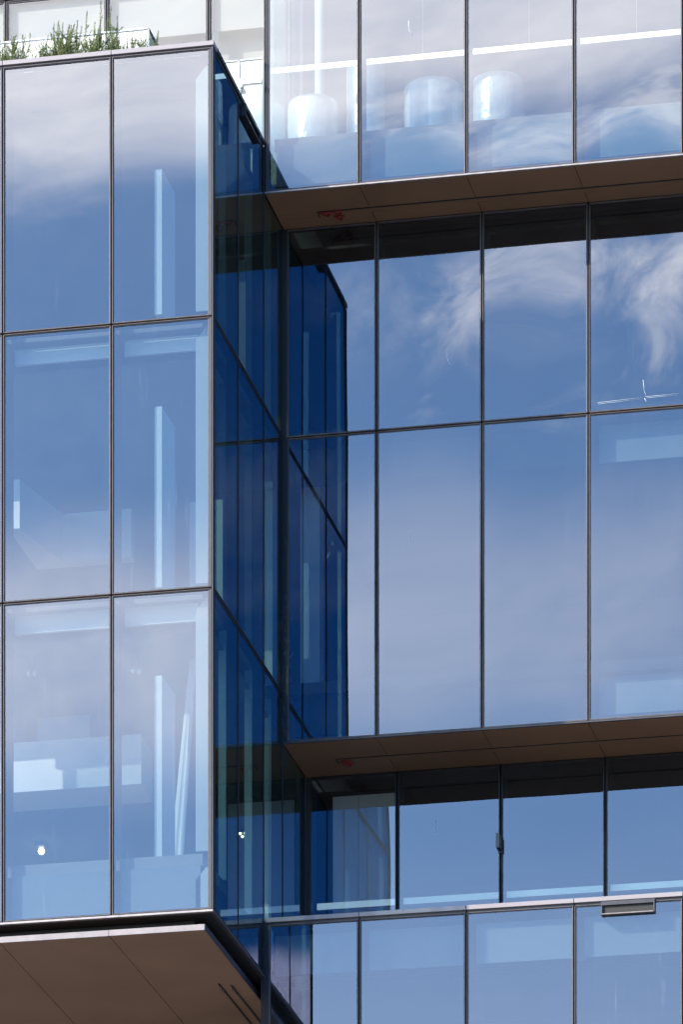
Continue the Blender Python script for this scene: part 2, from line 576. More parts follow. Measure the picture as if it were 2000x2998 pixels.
def side_window(y0, y1, z0, z1, x=0.0, gm=None, label=None, fw=0.016, pill=0.0006):
    """window unit of the right-hand side wall (faces +x), slim dark frame"""
    a0, a1, b0, b1 = y0 + 0.006, y1 - 0.006, z0 + GAP, z1 - GAP
    mb = MB()
    mb.box(x - 0.07, x, a0, a0 + fw, b0, b1)
    mb.box(x - 0.07, x, a1 - fw, a1, b0, b1)
    mb.box(x - 0.07, x, a0 + fw, a1 - fw, b0, b0 + fw * 1.7)
    mb.box(x - 0.07, x, a0 + fw, a1 - fw, b1 - fw * 1.7, b1)
    o = mb.build('window', M['dark'], B)
    WSEED[0] += 1
    pane((x - 0.006, a0 + fw), 'y', a1 - a0 - 2 * fw, b0 + fw * 1.7, b1 - fw * 1.7, gm or M['glass'], o, WSEED[0], pill)
    if label:
        o['label'] = label
    return o


def mullion(x, y, z0, z1, w_=0.05):
    return box('mullion', M['dark'], x - w_ / 2, x + w_ / 2, y + 0.071, y + 0.16, z0, z1, B)


def transom(x0, x1, y, z, h=0.05):
    return box('transom', M['dark'], x0, x1, y + 0.072, y + 0.14, z - h / 2, z + h / 2, B)


# ---- storey levels of the projecting box
Z0, Z1, Z2, Z3 = 23.73, 27.997, 31.597, 35.165
XB = [0.0, -1.391, -2.891, -4.391]
for r, (za, zb) in enumerate(((Z0, Z1), (Z1, Z2), (Z2, Z3))):
    for k in range(3):
        window(XB[k + 1], XB[k] - (0.012 if k == 0 else 0), za, zb, 0.0, M['glass_streaky'] if (r, k) in ((0, 1), (1, 0)) else None, fr=0.046 if k == 0 else None)
for k in (1, 2, 3):
    mullion(XB[k], 0.0, Z0 + 0.02, Z3 - 0.01)
for z in (Z1, Z2):
    transom(XB[3], -0.08, 0.0, z)
# side wall of the box
for za, zb in ((Z0, Z1), (Z1, Z2), (Z2, Z3)):
    side_window(0.012, 1.5, za, zb)
    side_window(1.5, D1 - 0.03, za, zb)
for za, zb in ((24.0, Z1), (Z1, Z2), (Z2, 34.6)):
    side_window(D1 - 0.03, D2 - 0.03, za, zb)
side_window(D2 - 0.03, D3 - 0.03, 24.0, Z1)
for y in (1.5, D1 - 0.03, D2 - 0.03):
    box('mullion', M['dark'], -0.16, -0.071, y - 0.02, y + 0.02, Z0 + 0.02, Z3 - 0.01, B)
for z in (Z1, Z2):
    box('transom', M['dark'], -0.14, -0.072, 0.16, D3, z - 0.025, z + 0.025, B)
# corner post
box('corner_post', M['dark'], -0.07, -0.003, 0.055, 0.14, Z0 + 0.02, Z3 - 0.01, B)
box('corner_trim', M['frame'], -0.013, 0.003, -0.014, 0.010, Z0 + 0.004, Z3, B, 0.003)

# copings of the box (one length per bay)
for k in range(3):
    e = 0.012 if k == 0 else -0.004
    box('coping', M['coping'], XB[k + 1] + 0.004, XB[k] + e, -0.016, 0.22, Z3 + 0.022, Z3 + 0.081, B, 0.004)
    box('coping_channel', M['darkframe'], XB[k + 1] + 0.004, XB[k] - 0.004, 0.012, 0.20, Z3 - 0.004, Z3 + 0.0215, B)
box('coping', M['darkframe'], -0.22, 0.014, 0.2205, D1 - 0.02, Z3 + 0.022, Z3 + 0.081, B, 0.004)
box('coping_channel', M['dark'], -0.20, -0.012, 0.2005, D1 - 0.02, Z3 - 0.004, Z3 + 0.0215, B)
# roof terrace of the box
box('roof', M['roof'], -9.0, -0.24, 0.26, 4.55, 34.80, 34.95, B)
box('planter_soil', principled('dark_soil', (0.05, 0.04, 0.03), 0.9), -9.0, -0.31, 0.26, 1.0, 34.951, 35.10, B)

# rim and underside of the box
MB().box(-9, 0.0, -0.008, 0.05, Z0 - 0.022, Z0 + 0.006).build('bottom_rim', M['rim'], B, 0.003)
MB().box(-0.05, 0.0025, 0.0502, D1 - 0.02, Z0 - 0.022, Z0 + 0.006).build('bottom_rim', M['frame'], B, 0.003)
box('recess_body', M['dark'], -9.0, -0.34, 0.34, 9.0, 23.561, 23.70, B)
box('recess_body', M['dark'], -9.0, -0.052, 0.0505, 9.0, 23.7003, 23.728, B)
XF = [-0.13, -1.44, -2.95, -4.46]
sof = empty('soffit')
sof.parent = B
for k in range(3):
    box('soffit_panel', M['soffit'], XF[k + 1] + 0.005, XF[k] - 0.005 if k else XF[k], 0.066, 8.9, 23.487, 23.556, sof)
    box('fascia_strip', M['fascia'], XF[k + 1] + 0.003, XF[k] - (0.003 if k else 0), 0.045, 0.065, 23.482, 23.560, sof, 0.002)
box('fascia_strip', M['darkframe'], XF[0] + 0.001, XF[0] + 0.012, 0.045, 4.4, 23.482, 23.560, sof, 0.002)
# access track under the box with its tan brackets
for xx, y0 in ((-0.36, 2.62), (-0.51, 2.50)):
    t_ = box('access_track', M['track'], xx - 0.012, xx + 0.012, y0, 8.6, 23.474, 23.4868, B)
    n_ = 2 if xx > -0.4 else 4
    for i in range(n_):
        yb = y0 - 0.02 + i * (0.26 if n_ == 2 else 0.15)
        MB().tube([(xx, yb, 23.465), (xx - 0.035, yb + 0.16, 23.44), (xx + 0.01, yb + 0.10, 23.462)], 0.006, 6).build('bracket', M['tan'], t_)

# ---- upper right volume
XR = [0.0, 1.335, 2.835, 4.335, 5.835, 7.335]
ZU0, ZU1 = 34.541, 38.30
for k in range(5):
    window(XR[k] + (0.012 if k == 0 else 0), XR[k + 1], ZU0, ZU1, D1, fl=0.046 if k == 0 else None)
    window(XR[k] + (0.012 if k == 0 else 0), XR[k + 1], ZU1, ZU1 + 1.1, D1)
for k in range(1, 6):
    mullion(XR[k], D1, ZU0 + 0.02, ZU1 + 1.1)
transom(0.05, 7.3, D1, ZU1)
mullion(0.012, D1, ZU0 + 0.02, ZU1 + 1.1, 0.04)
box('corner_post', M['dark'], -0.006, 0.0118, D1 - 0.012, D1 + 0.12, ZU0, ZU1 + 1.1, B)
sr = MB()
sr.box(0.0, 0.05, D1 + 0.13, 4.58, 34.70, 34.76).box(0.0, 0.05, D1 + 0.13, 4.58, ZU1 + 1.04, ZU1 + 1.1)
sr.box(0.0, 0.05, D1 + 0.13, D1 + 0.17, 34.76, ZU1 + 1.04).box(0.0, 0.05, 4.54, 4.58, 34.76, ZU1 + 1.04)
sr = sr.build('window', M['darkframe'], B)
box('pane', M['glass_clear'], 0.015, 0.035, D1 + 0.171, 4.539, 34.761, ZU1 + 1.039, sr)
MB().box(0.0, 7.34, D1 - 0.012, D1 + 0.03, ZU0 - 0.012, ZU0 + 0.010).build('bottom_rim', M['rim'], B, 0.003)
sof2 = empty('soffit')
sof2.parent = B
XS = [0.004, 1.335, 2.835, 4.335, 5.835, 7.335]
YA, YB = 3.835, 3.985
for k in range(5):
    box('soffit_panel', M['soffit'], XS[k] + 0.005, XS[k + 1] - 0.005, D1 + 0.031, YA - 0.006, 34.530, 34.60, sof2)
    box('soffit_panel', M['soffit'], XS[k] + 0.005, XS[k + 1] - 0.005, YB + 0.005, D2 - 0.002, 34.531, 34.60, sof2)
box('soffit_strip', M['soffit'], 0.009, 7.33, YA + 0.006, YB - 0.005, 34.5305, 34.60, sof2)
box('soffit_backing', M['dark'], 0.004, 7.33, D1 + 0.032, D2 + 0.3, 34.6005, 34.62, sof2)
tr_ = box('access_track', M['track'], 0.60, 7.3, YA - 0.020, YA + 0.004, 34.520, 34.5295, B)


def arrow(cx, cy, z, s, parent):
    p = [(cx - s, cy, z), (cx + s, cy, z), (cx + 0.01, cy + s * 2.1, z), (cx - s, cy, z)]
    mb = MB()
    for a, b in zip(p[:-1], p[1:]):
        mb.tube([a, b], 0.011, 6)
    return mb.build('arrow_marker', M['red'], parent)


arrow(0.70, YA + 0.01, 34.516, 0.07, tr_)
arrow(0.865, YA + 0.005, 34.516, 0.07, tr_)
arrow(0.862, YB + 0.005, 34.516, 0.07, tr_)
MB().box(0.585, 0.597, YA - 0.02, YB + 0.02, 34.520, 34.530).build('end_plate', M['track'], tr_)

# ---- middle storeys set back under it
ZM0, ZM1, ZM2 = 27.335, 31.602, 34.529
for k in range(5):
    xs = XR[k] + (0.048 if k == 0 else 0)
    window(xs, XR[k + 1], ZM0, ZM1, D2)
    window(xs, XR[k + 1], ZM1, ZM2, D2)
for k in range(1, 6):
    mullion(XR[k], D2, ZM0 + 0.02, ZM2)
box('corner_post', M['dark'], 0.0005, 0.056, D2 - 0.012, D2 + 0.12, ZM0, ZM2, B)
box('corner_post', M['dark'], -0.05, 0.0004, D2 - 0.020, D2 + 0.12, ZM0, 34.7, B)
transom(0.03, 7.3, D2, ZM1)
MB().box(0.0, 7.34, D2 - 0.012, D2 + 0.03, ZM0 - 0.014, ZM0 + 0.009).build('bottom_rim', M['frame'], B, 0.003)
sof3 = empty('soffit')
sof3.parent = B
YC, YD = 5.06, 5.22
for k in range(5):
    box('soffit_panel', M['soffit'], XS[k] + 0.005, XS[k + 1] - 0.005, D2 + 0.031, YC - 0.004, 27.318, 27.385, sof3)
    box('soffit_panel', M['soffit'], XS[k] + 0.005, XS[k + 1] - 0.005, YD + 0.004, D3 - 0.002, 27.319, 27.385, sof3)
box('soffit_strip', M['soffit'], 0.009, 7.33, YC + 0.004, YD - 0.004, 27.3185, 27.385, sof3)
box('soffit_backing', M['dark'], 0.004, 7.33, D2 + 0.032, D3 + 0.3, 27.3855, 27.40, sof3)
tr2 = box('access_track', M['track'], 0.60, 7.3, YC - 0.006, YC + 0.004, 27.308, 27.3178, B)
arrow(0.72, YC + 0.09, 27.304, 0.07, tr2)
arrow(0.73, YC + 0.18, 27.304, 0.07, tr2)
MB().box(0.585, 0.597, YC - 0.02, YD + 0.06, 27.309, 27.3175).build('end_plate', M['track'], tr2)

# ---- low recessed storey behind the parapet
ZL0, ZL1 = 24.05, 27.316
for k in range(5):
    window(XR[k] + (0.048 if k == 0 else 0), XR[k + 1], ZL0, ZL1, D3, M['glass_thin'] if k == 0 else None, fm=M['darkframe'], lm=M['darkframe'])
for k in range(1, 6):
    mullion(XR[k], D3, ZL0, ZL1)
box('corner_post', M['dark'], 0.002, 0.056, D3 - 0.012, D3 + 0.12, ZL0, ZL1, B)
box('terrace_floor', M['roof'], 0.004, 7.33, D1 + 0.35, D3 - 0.03, 23.90, 24.03, B)

# ---- lower right volume with its parapet coping
ZP1 = 24.435
for k in range(5):
    gm = M['glass_streaky'] if k in (2, 3) else None
    window(XR[k] + (0.052 if k == 0 else 0), XR[k + 1], 20.75, ZP1, D1, gm)
    box('coping', M['coping'] , XR[k] + (0.012 if k == 0 else 0.004), XR[k + 1] - 0.004, D1 - 0.022, D1 + 0.34, ZP1 + 0.028, ZP1 + 0.088, B, 0.004)
    box('coping_channel', M['darkframe'], XR[k] + 0.013, XR[k + 1] - 0.004, D1 + 0.012, D1 + 0.3, ZP1 - 0.004, ZP1 + 0.0275, B)
for k in range(1, 6):
    mullion(XR[k], D1, 20.7, ZP1)
box('corner_post', M['dark'], 0.0106, 0.060, D1 - 0.010, D1 + 0.12, 20.7, ZP1 - 0.005, B)
box('corner_post', M['dark'], -0.05, 0.0105, D1 - 0.012, D1 + 0.12, 20.7, ZP1 + 0.05, B)
box('side_return', M['grey'], -0.045, 0.005, D1 + 0.121, 9.0, 20.7, 23.48, B)
# storeys below the picture
box('podium', M['podium'], 0.0, 7.34, D1 + 0.02, 12.0, 0.0, 20.70, B)
box('podium', M['podium'], -9.0, -0.001, 9.0, 12.0, 0.0, 23.48, B)

# overflow spouts let into the copings
def spout_front(x0, x1, z0, z1, y):
    mb = MB()
    mb.box(x0, x1, y - 0.045, y + 0.20, z1 - 0.055, z1, 0)
    mb.box(x0, x0 + 0.018, y - 0.045, y + 0.20, z0, z1 - 0.055, 0)
    mb.box(x1 - 0.018, x1, y - 0.045, y + 0.20, z0, z1 - 0.055, 0)
    mb.box(x0 + 0.018, x1 - 0.018, y - 0.045, y + 0.20, z0, z0 + 0.022, 0)
    o = mb.build('overflow_spout', M['frame'], B, 0.003)
    MB().box(x0 + 0.0185, x1 - 0.0185, y - 0.006, y - 0.002, z0 + 0.0225, z1 - 0.0555).build('slot', M['olive'], o)
    MB().box(x0 + 0.018, x1 - 0.018, y - 0.058, y - 0.0455, z0 + 0.004, z0 + 0.020).build('lip', M['lip'], o, 0.002)
    return o


sp = spout_front(4.715, 5.455, 24.262, ZP1 + 0.014, D1)
sp['label'] = 'bronze overflow slot hanging below the sunlit coping'
mb = MB()
mb.box(-0.10, 0.050, 1.72, 2.62, Z3 - 0.045, Z3 + 0.010)
mb.box(-0.10, 0.050, 1.72, 1.745, Z3 - 0.16, Z3 - 0.045)
mb.box(-0.10, 0.050, 2.595, 2.62, Z3 - 0.16, Z3 - 0.045)
mb.box(-0.10, 0.050, 1.745, 2.595, Z3 - 0.16, Z3 - 0.135)
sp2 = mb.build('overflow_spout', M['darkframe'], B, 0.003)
sp2['label'] = 'black overflow slot under the side coping'
box('slot', M['olive'], -0.095, -0.02, 1.7455, 2.5945, Z3 - 0.1345, Z3 - 0.0455, sp2)

# ---- white glazed storey behind the roof terrace
XW = [0.0, -1.15 - 0.0, -2.636, -4.114, -5.6]
YW = 4.6
for k in range(4):
    x0_, x1_ = XW[k + 1], XW[k] - (0.004 if k == 0 else 0)
    o = window(x0_, x1_, 35.0, 38.275, YW, M['glass_clear'], fw=0.03)
    window(x0_, x1_, 38.275, 39.4, YW, M['glass_clear'], fw=0.03)
    bl = box('roller_blind', M['blind'], x0_ + 0.04, x1_ - 0.04, YW + 0.12, YW + 0.132, 35.05 if k > 1 else 37.6, 38.23, B)
    box('back_panel', M['blind'], x0_ + 0.05, x1_ - 0.05, YW + 0.40, YW + 0.45, 35.0, 38.24, B)
for k in range(1, 5):
    mullion(XW[k], YW, 35.0, 39.4)
transom(XW[4], -0.05, YW, 38.275)

# ------------------------------------------------------------------ building interior
def room(x0, x1, y0, y1, zf, zc, wall=M['grey'], left=True, ceil=M['ceiling'], flo=M['floor']):
    """floor slab, ceiling and back wall of one storey"""
    box('floor_slab', flo, x0, x1, y0, y1, zf - 0.16, zf, B)
    box('ceiling', ceil, x0, x1, y0 + 0.4, y1, zc, zc + 0.04, B)
    box('back_wall', wall, x0, x1, y1, y1 + 0.1, zf - 0.2, zc + 0.2, B)
    if left:
        box('side_wall', wall, x0 - 0.1, x0, y0 + 0.3, y1, zf, zc, B)


XL = -7.5
room(XL, -0.20, 0.24, 10.0, 24.56, 27.68)
room(XL, -0.20, 0.24, 10.0, 28.10, 31.28)
room(XL, -0.20, 0.24, 10.0, 31.72, 34.75)
box('roof_slab', M['slab'], -9.0, -0.16, 0.22, 9.0, 34.79, 34.7995, B)
# right volumes
room(0.062, 7.3, D1 + 0.35, 11.0, 35.42, 39.3, M['grey'], False)
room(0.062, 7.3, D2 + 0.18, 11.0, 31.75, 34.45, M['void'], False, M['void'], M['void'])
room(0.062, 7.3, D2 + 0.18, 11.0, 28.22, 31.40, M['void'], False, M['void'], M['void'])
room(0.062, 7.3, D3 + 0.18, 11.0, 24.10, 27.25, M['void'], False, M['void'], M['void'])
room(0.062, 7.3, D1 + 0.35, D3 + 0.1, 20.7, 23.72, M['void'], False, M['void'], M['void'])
box('right_end_wall', M['grey'], 7.36, 7.5, D1 + 0.1, 11.0, 20.7, 39.4, B)
box('left_end_wall', M['grey'], -9.2, -9.0, 0.1, 9.0, 23.75, 34.78, B)
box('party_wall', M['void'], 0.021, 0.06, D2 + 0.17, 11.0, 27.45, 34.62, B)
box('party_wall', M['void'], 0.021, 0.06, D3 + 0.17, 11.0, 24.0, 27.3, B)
box('party_wall', M['grey'], -0.16, 0.02, D3 + 0.1, 10.0, 24.0, 34.7, B)
box('party_wall', M['offwhite'], 0.021, 0.06, 4.6, 11.0, 34.65, 39.4, B)
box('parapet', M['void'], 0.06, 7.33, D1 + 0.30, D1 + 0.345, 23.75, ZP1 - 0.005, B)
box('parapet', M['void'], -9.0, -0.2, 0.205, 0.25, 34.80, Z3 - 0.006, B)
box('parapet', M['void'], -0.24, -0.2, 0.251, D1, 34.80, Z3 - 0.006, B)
# roofs over the tall parts
box('roof', M['roof'], -6.0, -0.0, YW - 0.05, 11.0, 39.42, 39.6, B)
box('roof', M['roof'], 0.0005, 7.5, D1 - 0.05, 11.0, 39.42, 39.6, B)

# inner mullion boxes, pale reveals and pelmets just behind the glass
for za, zb in ((Z0 + 0.10, 24.36), (24.58, Z1 - 0.05), (28.14, Z2 - 0.05), (31.76, Z3 - 0.15)):
    for k in (1, 2):
        box('inner_mullion', M['slab'], XB[k] - 0.03, XB[k] + 0.03, 0.17, 0.44, za, zb, B)
    # pale corner reveal with a mitred head
    MB().slab_xz([(-0.285, za), (-0.115, za), (-0.115, zb), (-0.145, zb), (-0.285, zb - 0.17)], 0.20, 0.235).build('corner_reveal', M['offwhite'], B)
for za, zb, fm_ in ((28.14, Z2 - 0.05, M['grey']), (31.76, 34.7, M['grey']), (24.58, Z1 - 0.05, M['white'])):
    for y in (1.5, D1 - 0.03, D2 - 0.03):
        box('side_fin', fm_, -0.27, -0.165, y - 0.04, y - 0.005, za, zb, B)
for za, zb in ((31.31, 31.515), (27.70, 27.945)):
    box('pelmet', M['white'], -1.300, -0.290, 0.35, 0.40, za, zb, B)
    box('pelmet', M['white'], -2.815, -1.43, 0.35, 0.40, za, zb, B)
    box('pelmet', M['white'], -4.30, -2.93, 0.35, 0.40, za, zb, B)
for k in range(3):
    box('spandrel_panel', M['spandrel'], XB[k + 1] + 0.07, XB[k] - (0.22 if k == 0 else 0.03), 0.2, 0.23, 23.83, 24.40, B)
box('partition', M['offwhite'], -0.34, -0.12, 4.12, 4.17, 28.14, 30.95, B)
box('partition', M['grey'], -0.50, -0.14, 2.55, 2.60, 31.76, 33.4, B)
box('partition', M['offwhite'], -0.60, -0.14, 1.15, 1.20, 28.14, 29.6, B)
box('partition', M['white'], -0.30, -0.10, 3.80, 3.85, 24.58, 27.2, B)
# white partition ends standing at the edge of each floor
for za, zb in ((24.60, 27.06), (28.24, 30.66), (31.89, 33.83)):
    box('partition', M['white'], -0.925, -0.822, 0.5, 1.25, za, zb, B)
# dropped bulkheads
MB().prism([(-3.41, 2.14), (-3.24, 2.14), (-2.99, 3.5), (-2.0, 3.5), (-2.0, 3.7), (-3.41, 3.7)], 29.81, 30.485).build('bulkhead', M['offwhite'], B)
MB().prism([(-4.4, 2.1), (-1.507, 2.1), (-1.55, 2.9), (-4.4, 2.9)], 26.168, 26.85).build('bulkhead', M['offwhite'], B)
# right volumes: back panels, pelmets, upstands
for k in range(5):
    x0_, x1_ = XR[k] + 0.10, XR[k + 1] - 0.05
    box('spandrel_panel', M['spandrel'], x0_, x1_, D1 + 0.30, D1 + 0.33, 34.72, 35.31, B)
    box('inner_mullion', M['slab'], XR[k + 1] - 0.03, XR[k + 1] + 0.03, D1 + 0.17, D1 + 0.36, 34.6, 39.2, B)
    box('spandrel_panel', M['spandrel'], x0_, x1_, D1 + 0.22, D1 + 0.25, 23.78, 24.33, B)
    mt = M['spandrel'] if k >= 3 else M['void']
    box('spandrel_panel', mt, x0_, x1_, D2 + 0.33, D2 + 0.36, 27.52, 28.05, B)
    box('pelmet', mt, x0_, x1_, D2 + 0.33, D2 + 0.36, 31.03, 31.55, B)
    box('inner_mullion', M['slab'], XR[k + 1] - 0.03, XR[k + 1] + 0.03, D2 + 0.17, D2 + 0.50, 27.4, 34.4, B)
    box('inner_mullion', M['slab'], XR[k + 1] - 0.03, XR[k + 1] + 0.03, D3 + 0.17, D3 + 0.35, 24.1, 27.2, B)
MB().box(0.28, 1.25, D3 + 0.55, D3 + 0.65, 24.11, 27.2).build('partition', M['cream'], B)
box('column', M['white'], 0.10, 0.38, D2 + 0.65, D2 + 0.95, 28.22, 31.4, B)
# ------------------------------------------------------------------ things inside and on the building
# guard rail behind the low storey's glass, its glow added to brighten it
gr = empty('glowing_strip', (0.1, D3 + 0.3, 25.55))
tag(gr, 'long pale turquoise guard rail with added glow behind the lowest recessed windows', 'light')
MB().box(0.0, 7.1, 0.01, 0.07, -0.035, 0.055).build('housing', M['railwhite'], gr)
MB().box(0.0, 7.1, 0.0, 0.0095, -0.035, 0.055).build('glowing_face', M['rail_glow'], gr)
for k in range(5):
    MB().tube([(0.6 + 1.5 * k, 0.04, 0.055), (0.6 + 1.5 * k, 0.04, 1.70)], 0.003, 5).build('suspension_wire', M['void'], gr)

# linear light in the tall room
ll = empty('glowing_strip', (0.0, D1 + 0.6, 36.46))
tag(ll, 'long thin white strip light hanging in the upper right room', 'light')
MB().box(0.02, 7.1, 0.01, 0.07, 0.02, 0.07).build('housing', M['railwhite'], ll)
MB().box(0.02, 7.1, 0.0, 0.0095, 0.0, 0.07).build('glowing_face', M['strip'], ll)
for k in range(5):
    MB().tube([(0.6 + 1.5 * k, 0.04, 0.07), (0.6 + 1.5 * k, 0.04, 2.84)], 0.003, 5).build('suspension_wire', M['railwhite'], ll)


def roll(cx, y, r, z0, z1, label, taper=0.12, seed=0, pipes=()):
    o = empty('wrapped_roll', (cx, y, z0))
    tag(o, label, 'roll', 'plastic wrapped rolls standing in the upper right room')
    h = z1 - z0
    prof = [(r * 0.97, 0.0), (r, 0.03), (r, h * 0.35), (r * 1.01, h * 0.6), (r, h - 0.10), (r * 0.985, h - 0.05), (r * (1 - taper * 0.4), h - 0.015), (r * (1 - taper), h), (r * 0.3, h + 0.015)]
    MB().lathe(prof, 0, 0, 64, 0, 0.02, seed).build('plastic_wrap', M['foil'], o)
    MB().lathe([(0.05, h + 0.004), (0.05, h + 0.05), (0.035, h + 0.05)], 0, 0, 20).build('core_tube', M['railwhite'], o)
    return o


YR = 4.35
ZF = 35.421
roll(0.42, YR, 0.36, ZF, 36.27, 'wide wrapped roll with twin pipes rising behind it', 0.05, 1)
roll(1.16, YR + 0.05, 0.265, ZF, 36.76, 'tallest wrapped roll beside the first right mullion', 0.25, 2)
roll(2.14, YR, 0.41, ZF, 36.36, 'widest wrapped roll alone in the second full bay', 0.22, 3)
roll(3.05, YR, 0.37, ZF, 36.35, 'wrapped roll near the third bay above blue cloud', 0.10, 4)
pp = empty('wall_pipe', (0.13, YR + 0.5, ZF))
tag(pp, 'thinner white upright pipe behind the wide wrapped roll', 'pipe', 'upright white pipes')
MB().tube([(0, 0, 0), (0, 0, 3.8)], 0.028, 14).build('pipe_run', M['railwhite'], pp)
MB().tube([(0, 0, 1.0), (0, 0, 1.06)], 0.040, 14).build('coupling', M['railwhite'], pp)
pp = empty('wall_pipe', (0.40, YR + 0.5, ZF))
tag(pp, 'thicker white upright pipe behind the wide wrapped roll', 'pipe', 'upright white pipes')
MB().tube([(0, 0, 0), (0, 0, 3.8)], 0.068, 18).build('pipe_run', M['railwhite'], pp)
MB().tube([(0, 0, 1.1), (0, 0, 1.17)], 0.084, 18).build('coupling', M['railwhite'], pp)


def downlight(x, y, z, label, sp=0.040, rad=0.024, globe=False):
    o = empty('ceiling_lamp', (x, y, z))
    tag(o, label, 'lamp', 'small lit ceiling lamps')
    MB().box(-0.07, 0.07, -0.11, 0.11, 0.0, 0.05).build('housing', M['black'], o, 0.004)
    if globe:
        MB().lathe([(0.012, -0.10), (0.034, -0.088), (0.050, -0.06), (0.052, -0.045), (0.040, -0.015), (0.02, 0.0)], 0, 0, 24).build('led_cell', M['led'], o)
        return o
    for dx in (-sp, sp):
        for dy in (-1.9 * sp, 1.9 * sp):
            MB().lathe([(rad * 0.35, -rad * 1.1), (rad * 0.8, -rad * 0.75), (rad, -0.15 * rad), (rad * 0.95, 0.0)], dx, dy, 14).build('led_cell', M['led'], o)
    return o


downlight(-4.779, 9.0, 27.62, 'glowing warm lamp low behind the bottom left pane', globe=True)
downlight(-1.65, 9.0, 27.62, 'glowing four dot lamp seen through the dark blue side wall')
downlight(-0.85 + 1.3, 6.6, 39.22, 'small white lamp at the top of the first upper right pane')

# sensor box on a mullion of the low storey
sb = empty('sensor_box', (2.835, D3 - 0.014, 26.20))
tag(sb, 'small grey sensor box fixed halfway up a dark mullion', 'sensor')
MB().box(-0.045, 0.007, -0.15, -0.02, -0.10, 0.10).build('cover', [M['sensorgrey']], sb, 0.003)
MB().box(-0.035, 0.025, -0.0195, -0.0, -0.15, 0.085).build('back_plate', M['black'], sb, 0.002)
MB().box(0.0075, 0.020, -0.12, -0.02, -0.11, 0.085).build('side_shell', M['black'], sb)
MB().box(-0.040, 0.005, -0.148, -0.03, -0.112, -0.1005).build('lens_window', M['black'], sb)

# pleated white sheet shaped as the sun patch on the bottom room's wall
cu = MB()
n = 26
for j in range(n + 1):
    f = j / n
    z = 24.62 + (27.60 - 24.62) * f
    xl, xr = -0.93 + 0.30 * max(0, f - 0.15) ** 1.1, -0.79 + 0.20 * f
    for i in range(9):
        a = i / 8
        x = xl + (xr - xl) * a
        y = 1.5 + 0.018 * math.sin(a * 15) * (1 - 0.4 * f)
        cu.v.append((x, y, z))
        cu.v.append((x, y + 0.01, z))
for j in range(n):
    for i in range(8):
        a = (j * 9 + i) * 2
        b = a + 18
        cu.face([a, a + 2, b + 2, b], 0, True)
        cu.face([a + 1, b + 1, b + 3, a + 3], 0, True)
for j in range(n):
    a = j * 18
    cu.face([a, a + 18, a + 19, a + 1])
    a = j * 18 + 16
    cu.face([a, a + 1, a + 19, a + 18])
tag(cu.build('sun_patch_sheet', M['white']), 'narrow white sheet standing in for a sun patch beside the bottom corner window', 'sun_patch_sheet')

# terrace balustrade of frameless glass with white rail
def panel_glass(name, x0, x1, y, z0, z1, parent):
    mb = MB()
    mb.box(x0, x1, y, y + 0.012, z0, z1)
    return mb.build(name, M['glass_clear'], parent)


yb = 1.25
zr = 36.095
ba = empty('glass_balustrade', (-1.19, yb, 34.951))
tag(ba, 'glass balustrade with thin white rail behind the rosemary', 'balustrade')
def rel(o, *a):
    return tuple(a[i] - o.location[i] for i in range(3))
for x0_, x1_ in ((-5.9, -4.25), (-4.22, -2.635), (-2.615, -1.21)):
    mb = MB()
    mb.box(x0_ + 1.19, x1_ + 1.19, 0.0, 0.012, 0.16, zr - 34.951 - 0.02)
    mb.build('glass_panel', M['glass_clear'], ba)
    mb = MB()
    mb.box(x0_ + 1.19 - 0.004, x1_ + 1.19 + 0.004, -0.012, 0.024, zr - 34.951 - 0.0195, zr - 34.951 + 0.004)
    mb.build('rail', M['railwhite'], ba, 0.003)
for x in (-4.235, -2.625, -1.196):
    mb = MB()
    mb.box(x + 1.19 - 0.011, x + 1.19 + 0.011, -0.004, 0.018, 0.0, zr - 34.951 - 0.02)
    mb.build('post', M['railwhite'], ba)
mb = MB()
mb.box(-0.012, 0.0, 0.025, 0.85, 0.16, zr - 34.951 - 0.02)
mb.build('glass_panel', M['glass_clear'], ba)
mb = MB()
mb.box(-0.022, 0.008, 0.025, 0.85, zr - 34.951 - 0.0195, zr - 34.951 + 0.002)
mb.build('rail', M['darkframe'], ba, 0.003)

# white framed glass gate beside the upper right volume
ga = empty('glass_gate', (-0.338, 3.0, 34.951))
tag(ga, 'white framed glass gate with round latch beside the upper right glass', 'gate')
hz = 36.355 - 34.951
for x0_, x1_ in ((-0.62, -0.022), (0.022, 0.325)):
    MB().box(x0_, x1_, 0.0, 0.012, 0.12, hz - 0.012).build('glass_panel', M['glass_clear'], ga)
    MB().box(x0_, x1_, -0.012, 0.024, hz - 0.0115, hz + 0.006).build('rail', M['railwhite'], ga, 0.002)
MB().box(-0.016, 0.012, -0.01, 0.03, 0.0, hz - 0.01).build('post', M['railwhite'], ga, 0.002)
MB().box(-0.03, 0.03, -0.03, -0.0105, 0.0, hz - 0.265).build('gate_stile', M['railwhite'], ga, 0.003)
MB().box(0.032, 0.325, -0.03, 0.02 - 0.0305, hz - 0.345, hz - 0.29).build('gate_rail', M['railwhite'], ga, 0.003)
MB().tube([(0.045, -0.11, hz - 0.395), (0.045, -0.0305, hz - 0.395)], 0.028, 16).build('latch', M['railwhite'], ga)
MB().box(-0.02, 0.05, -0.045, -0.031, hz - 0.43, hz - 0.36).build('latch_plate', M['railwhite'], ga, 0.004)


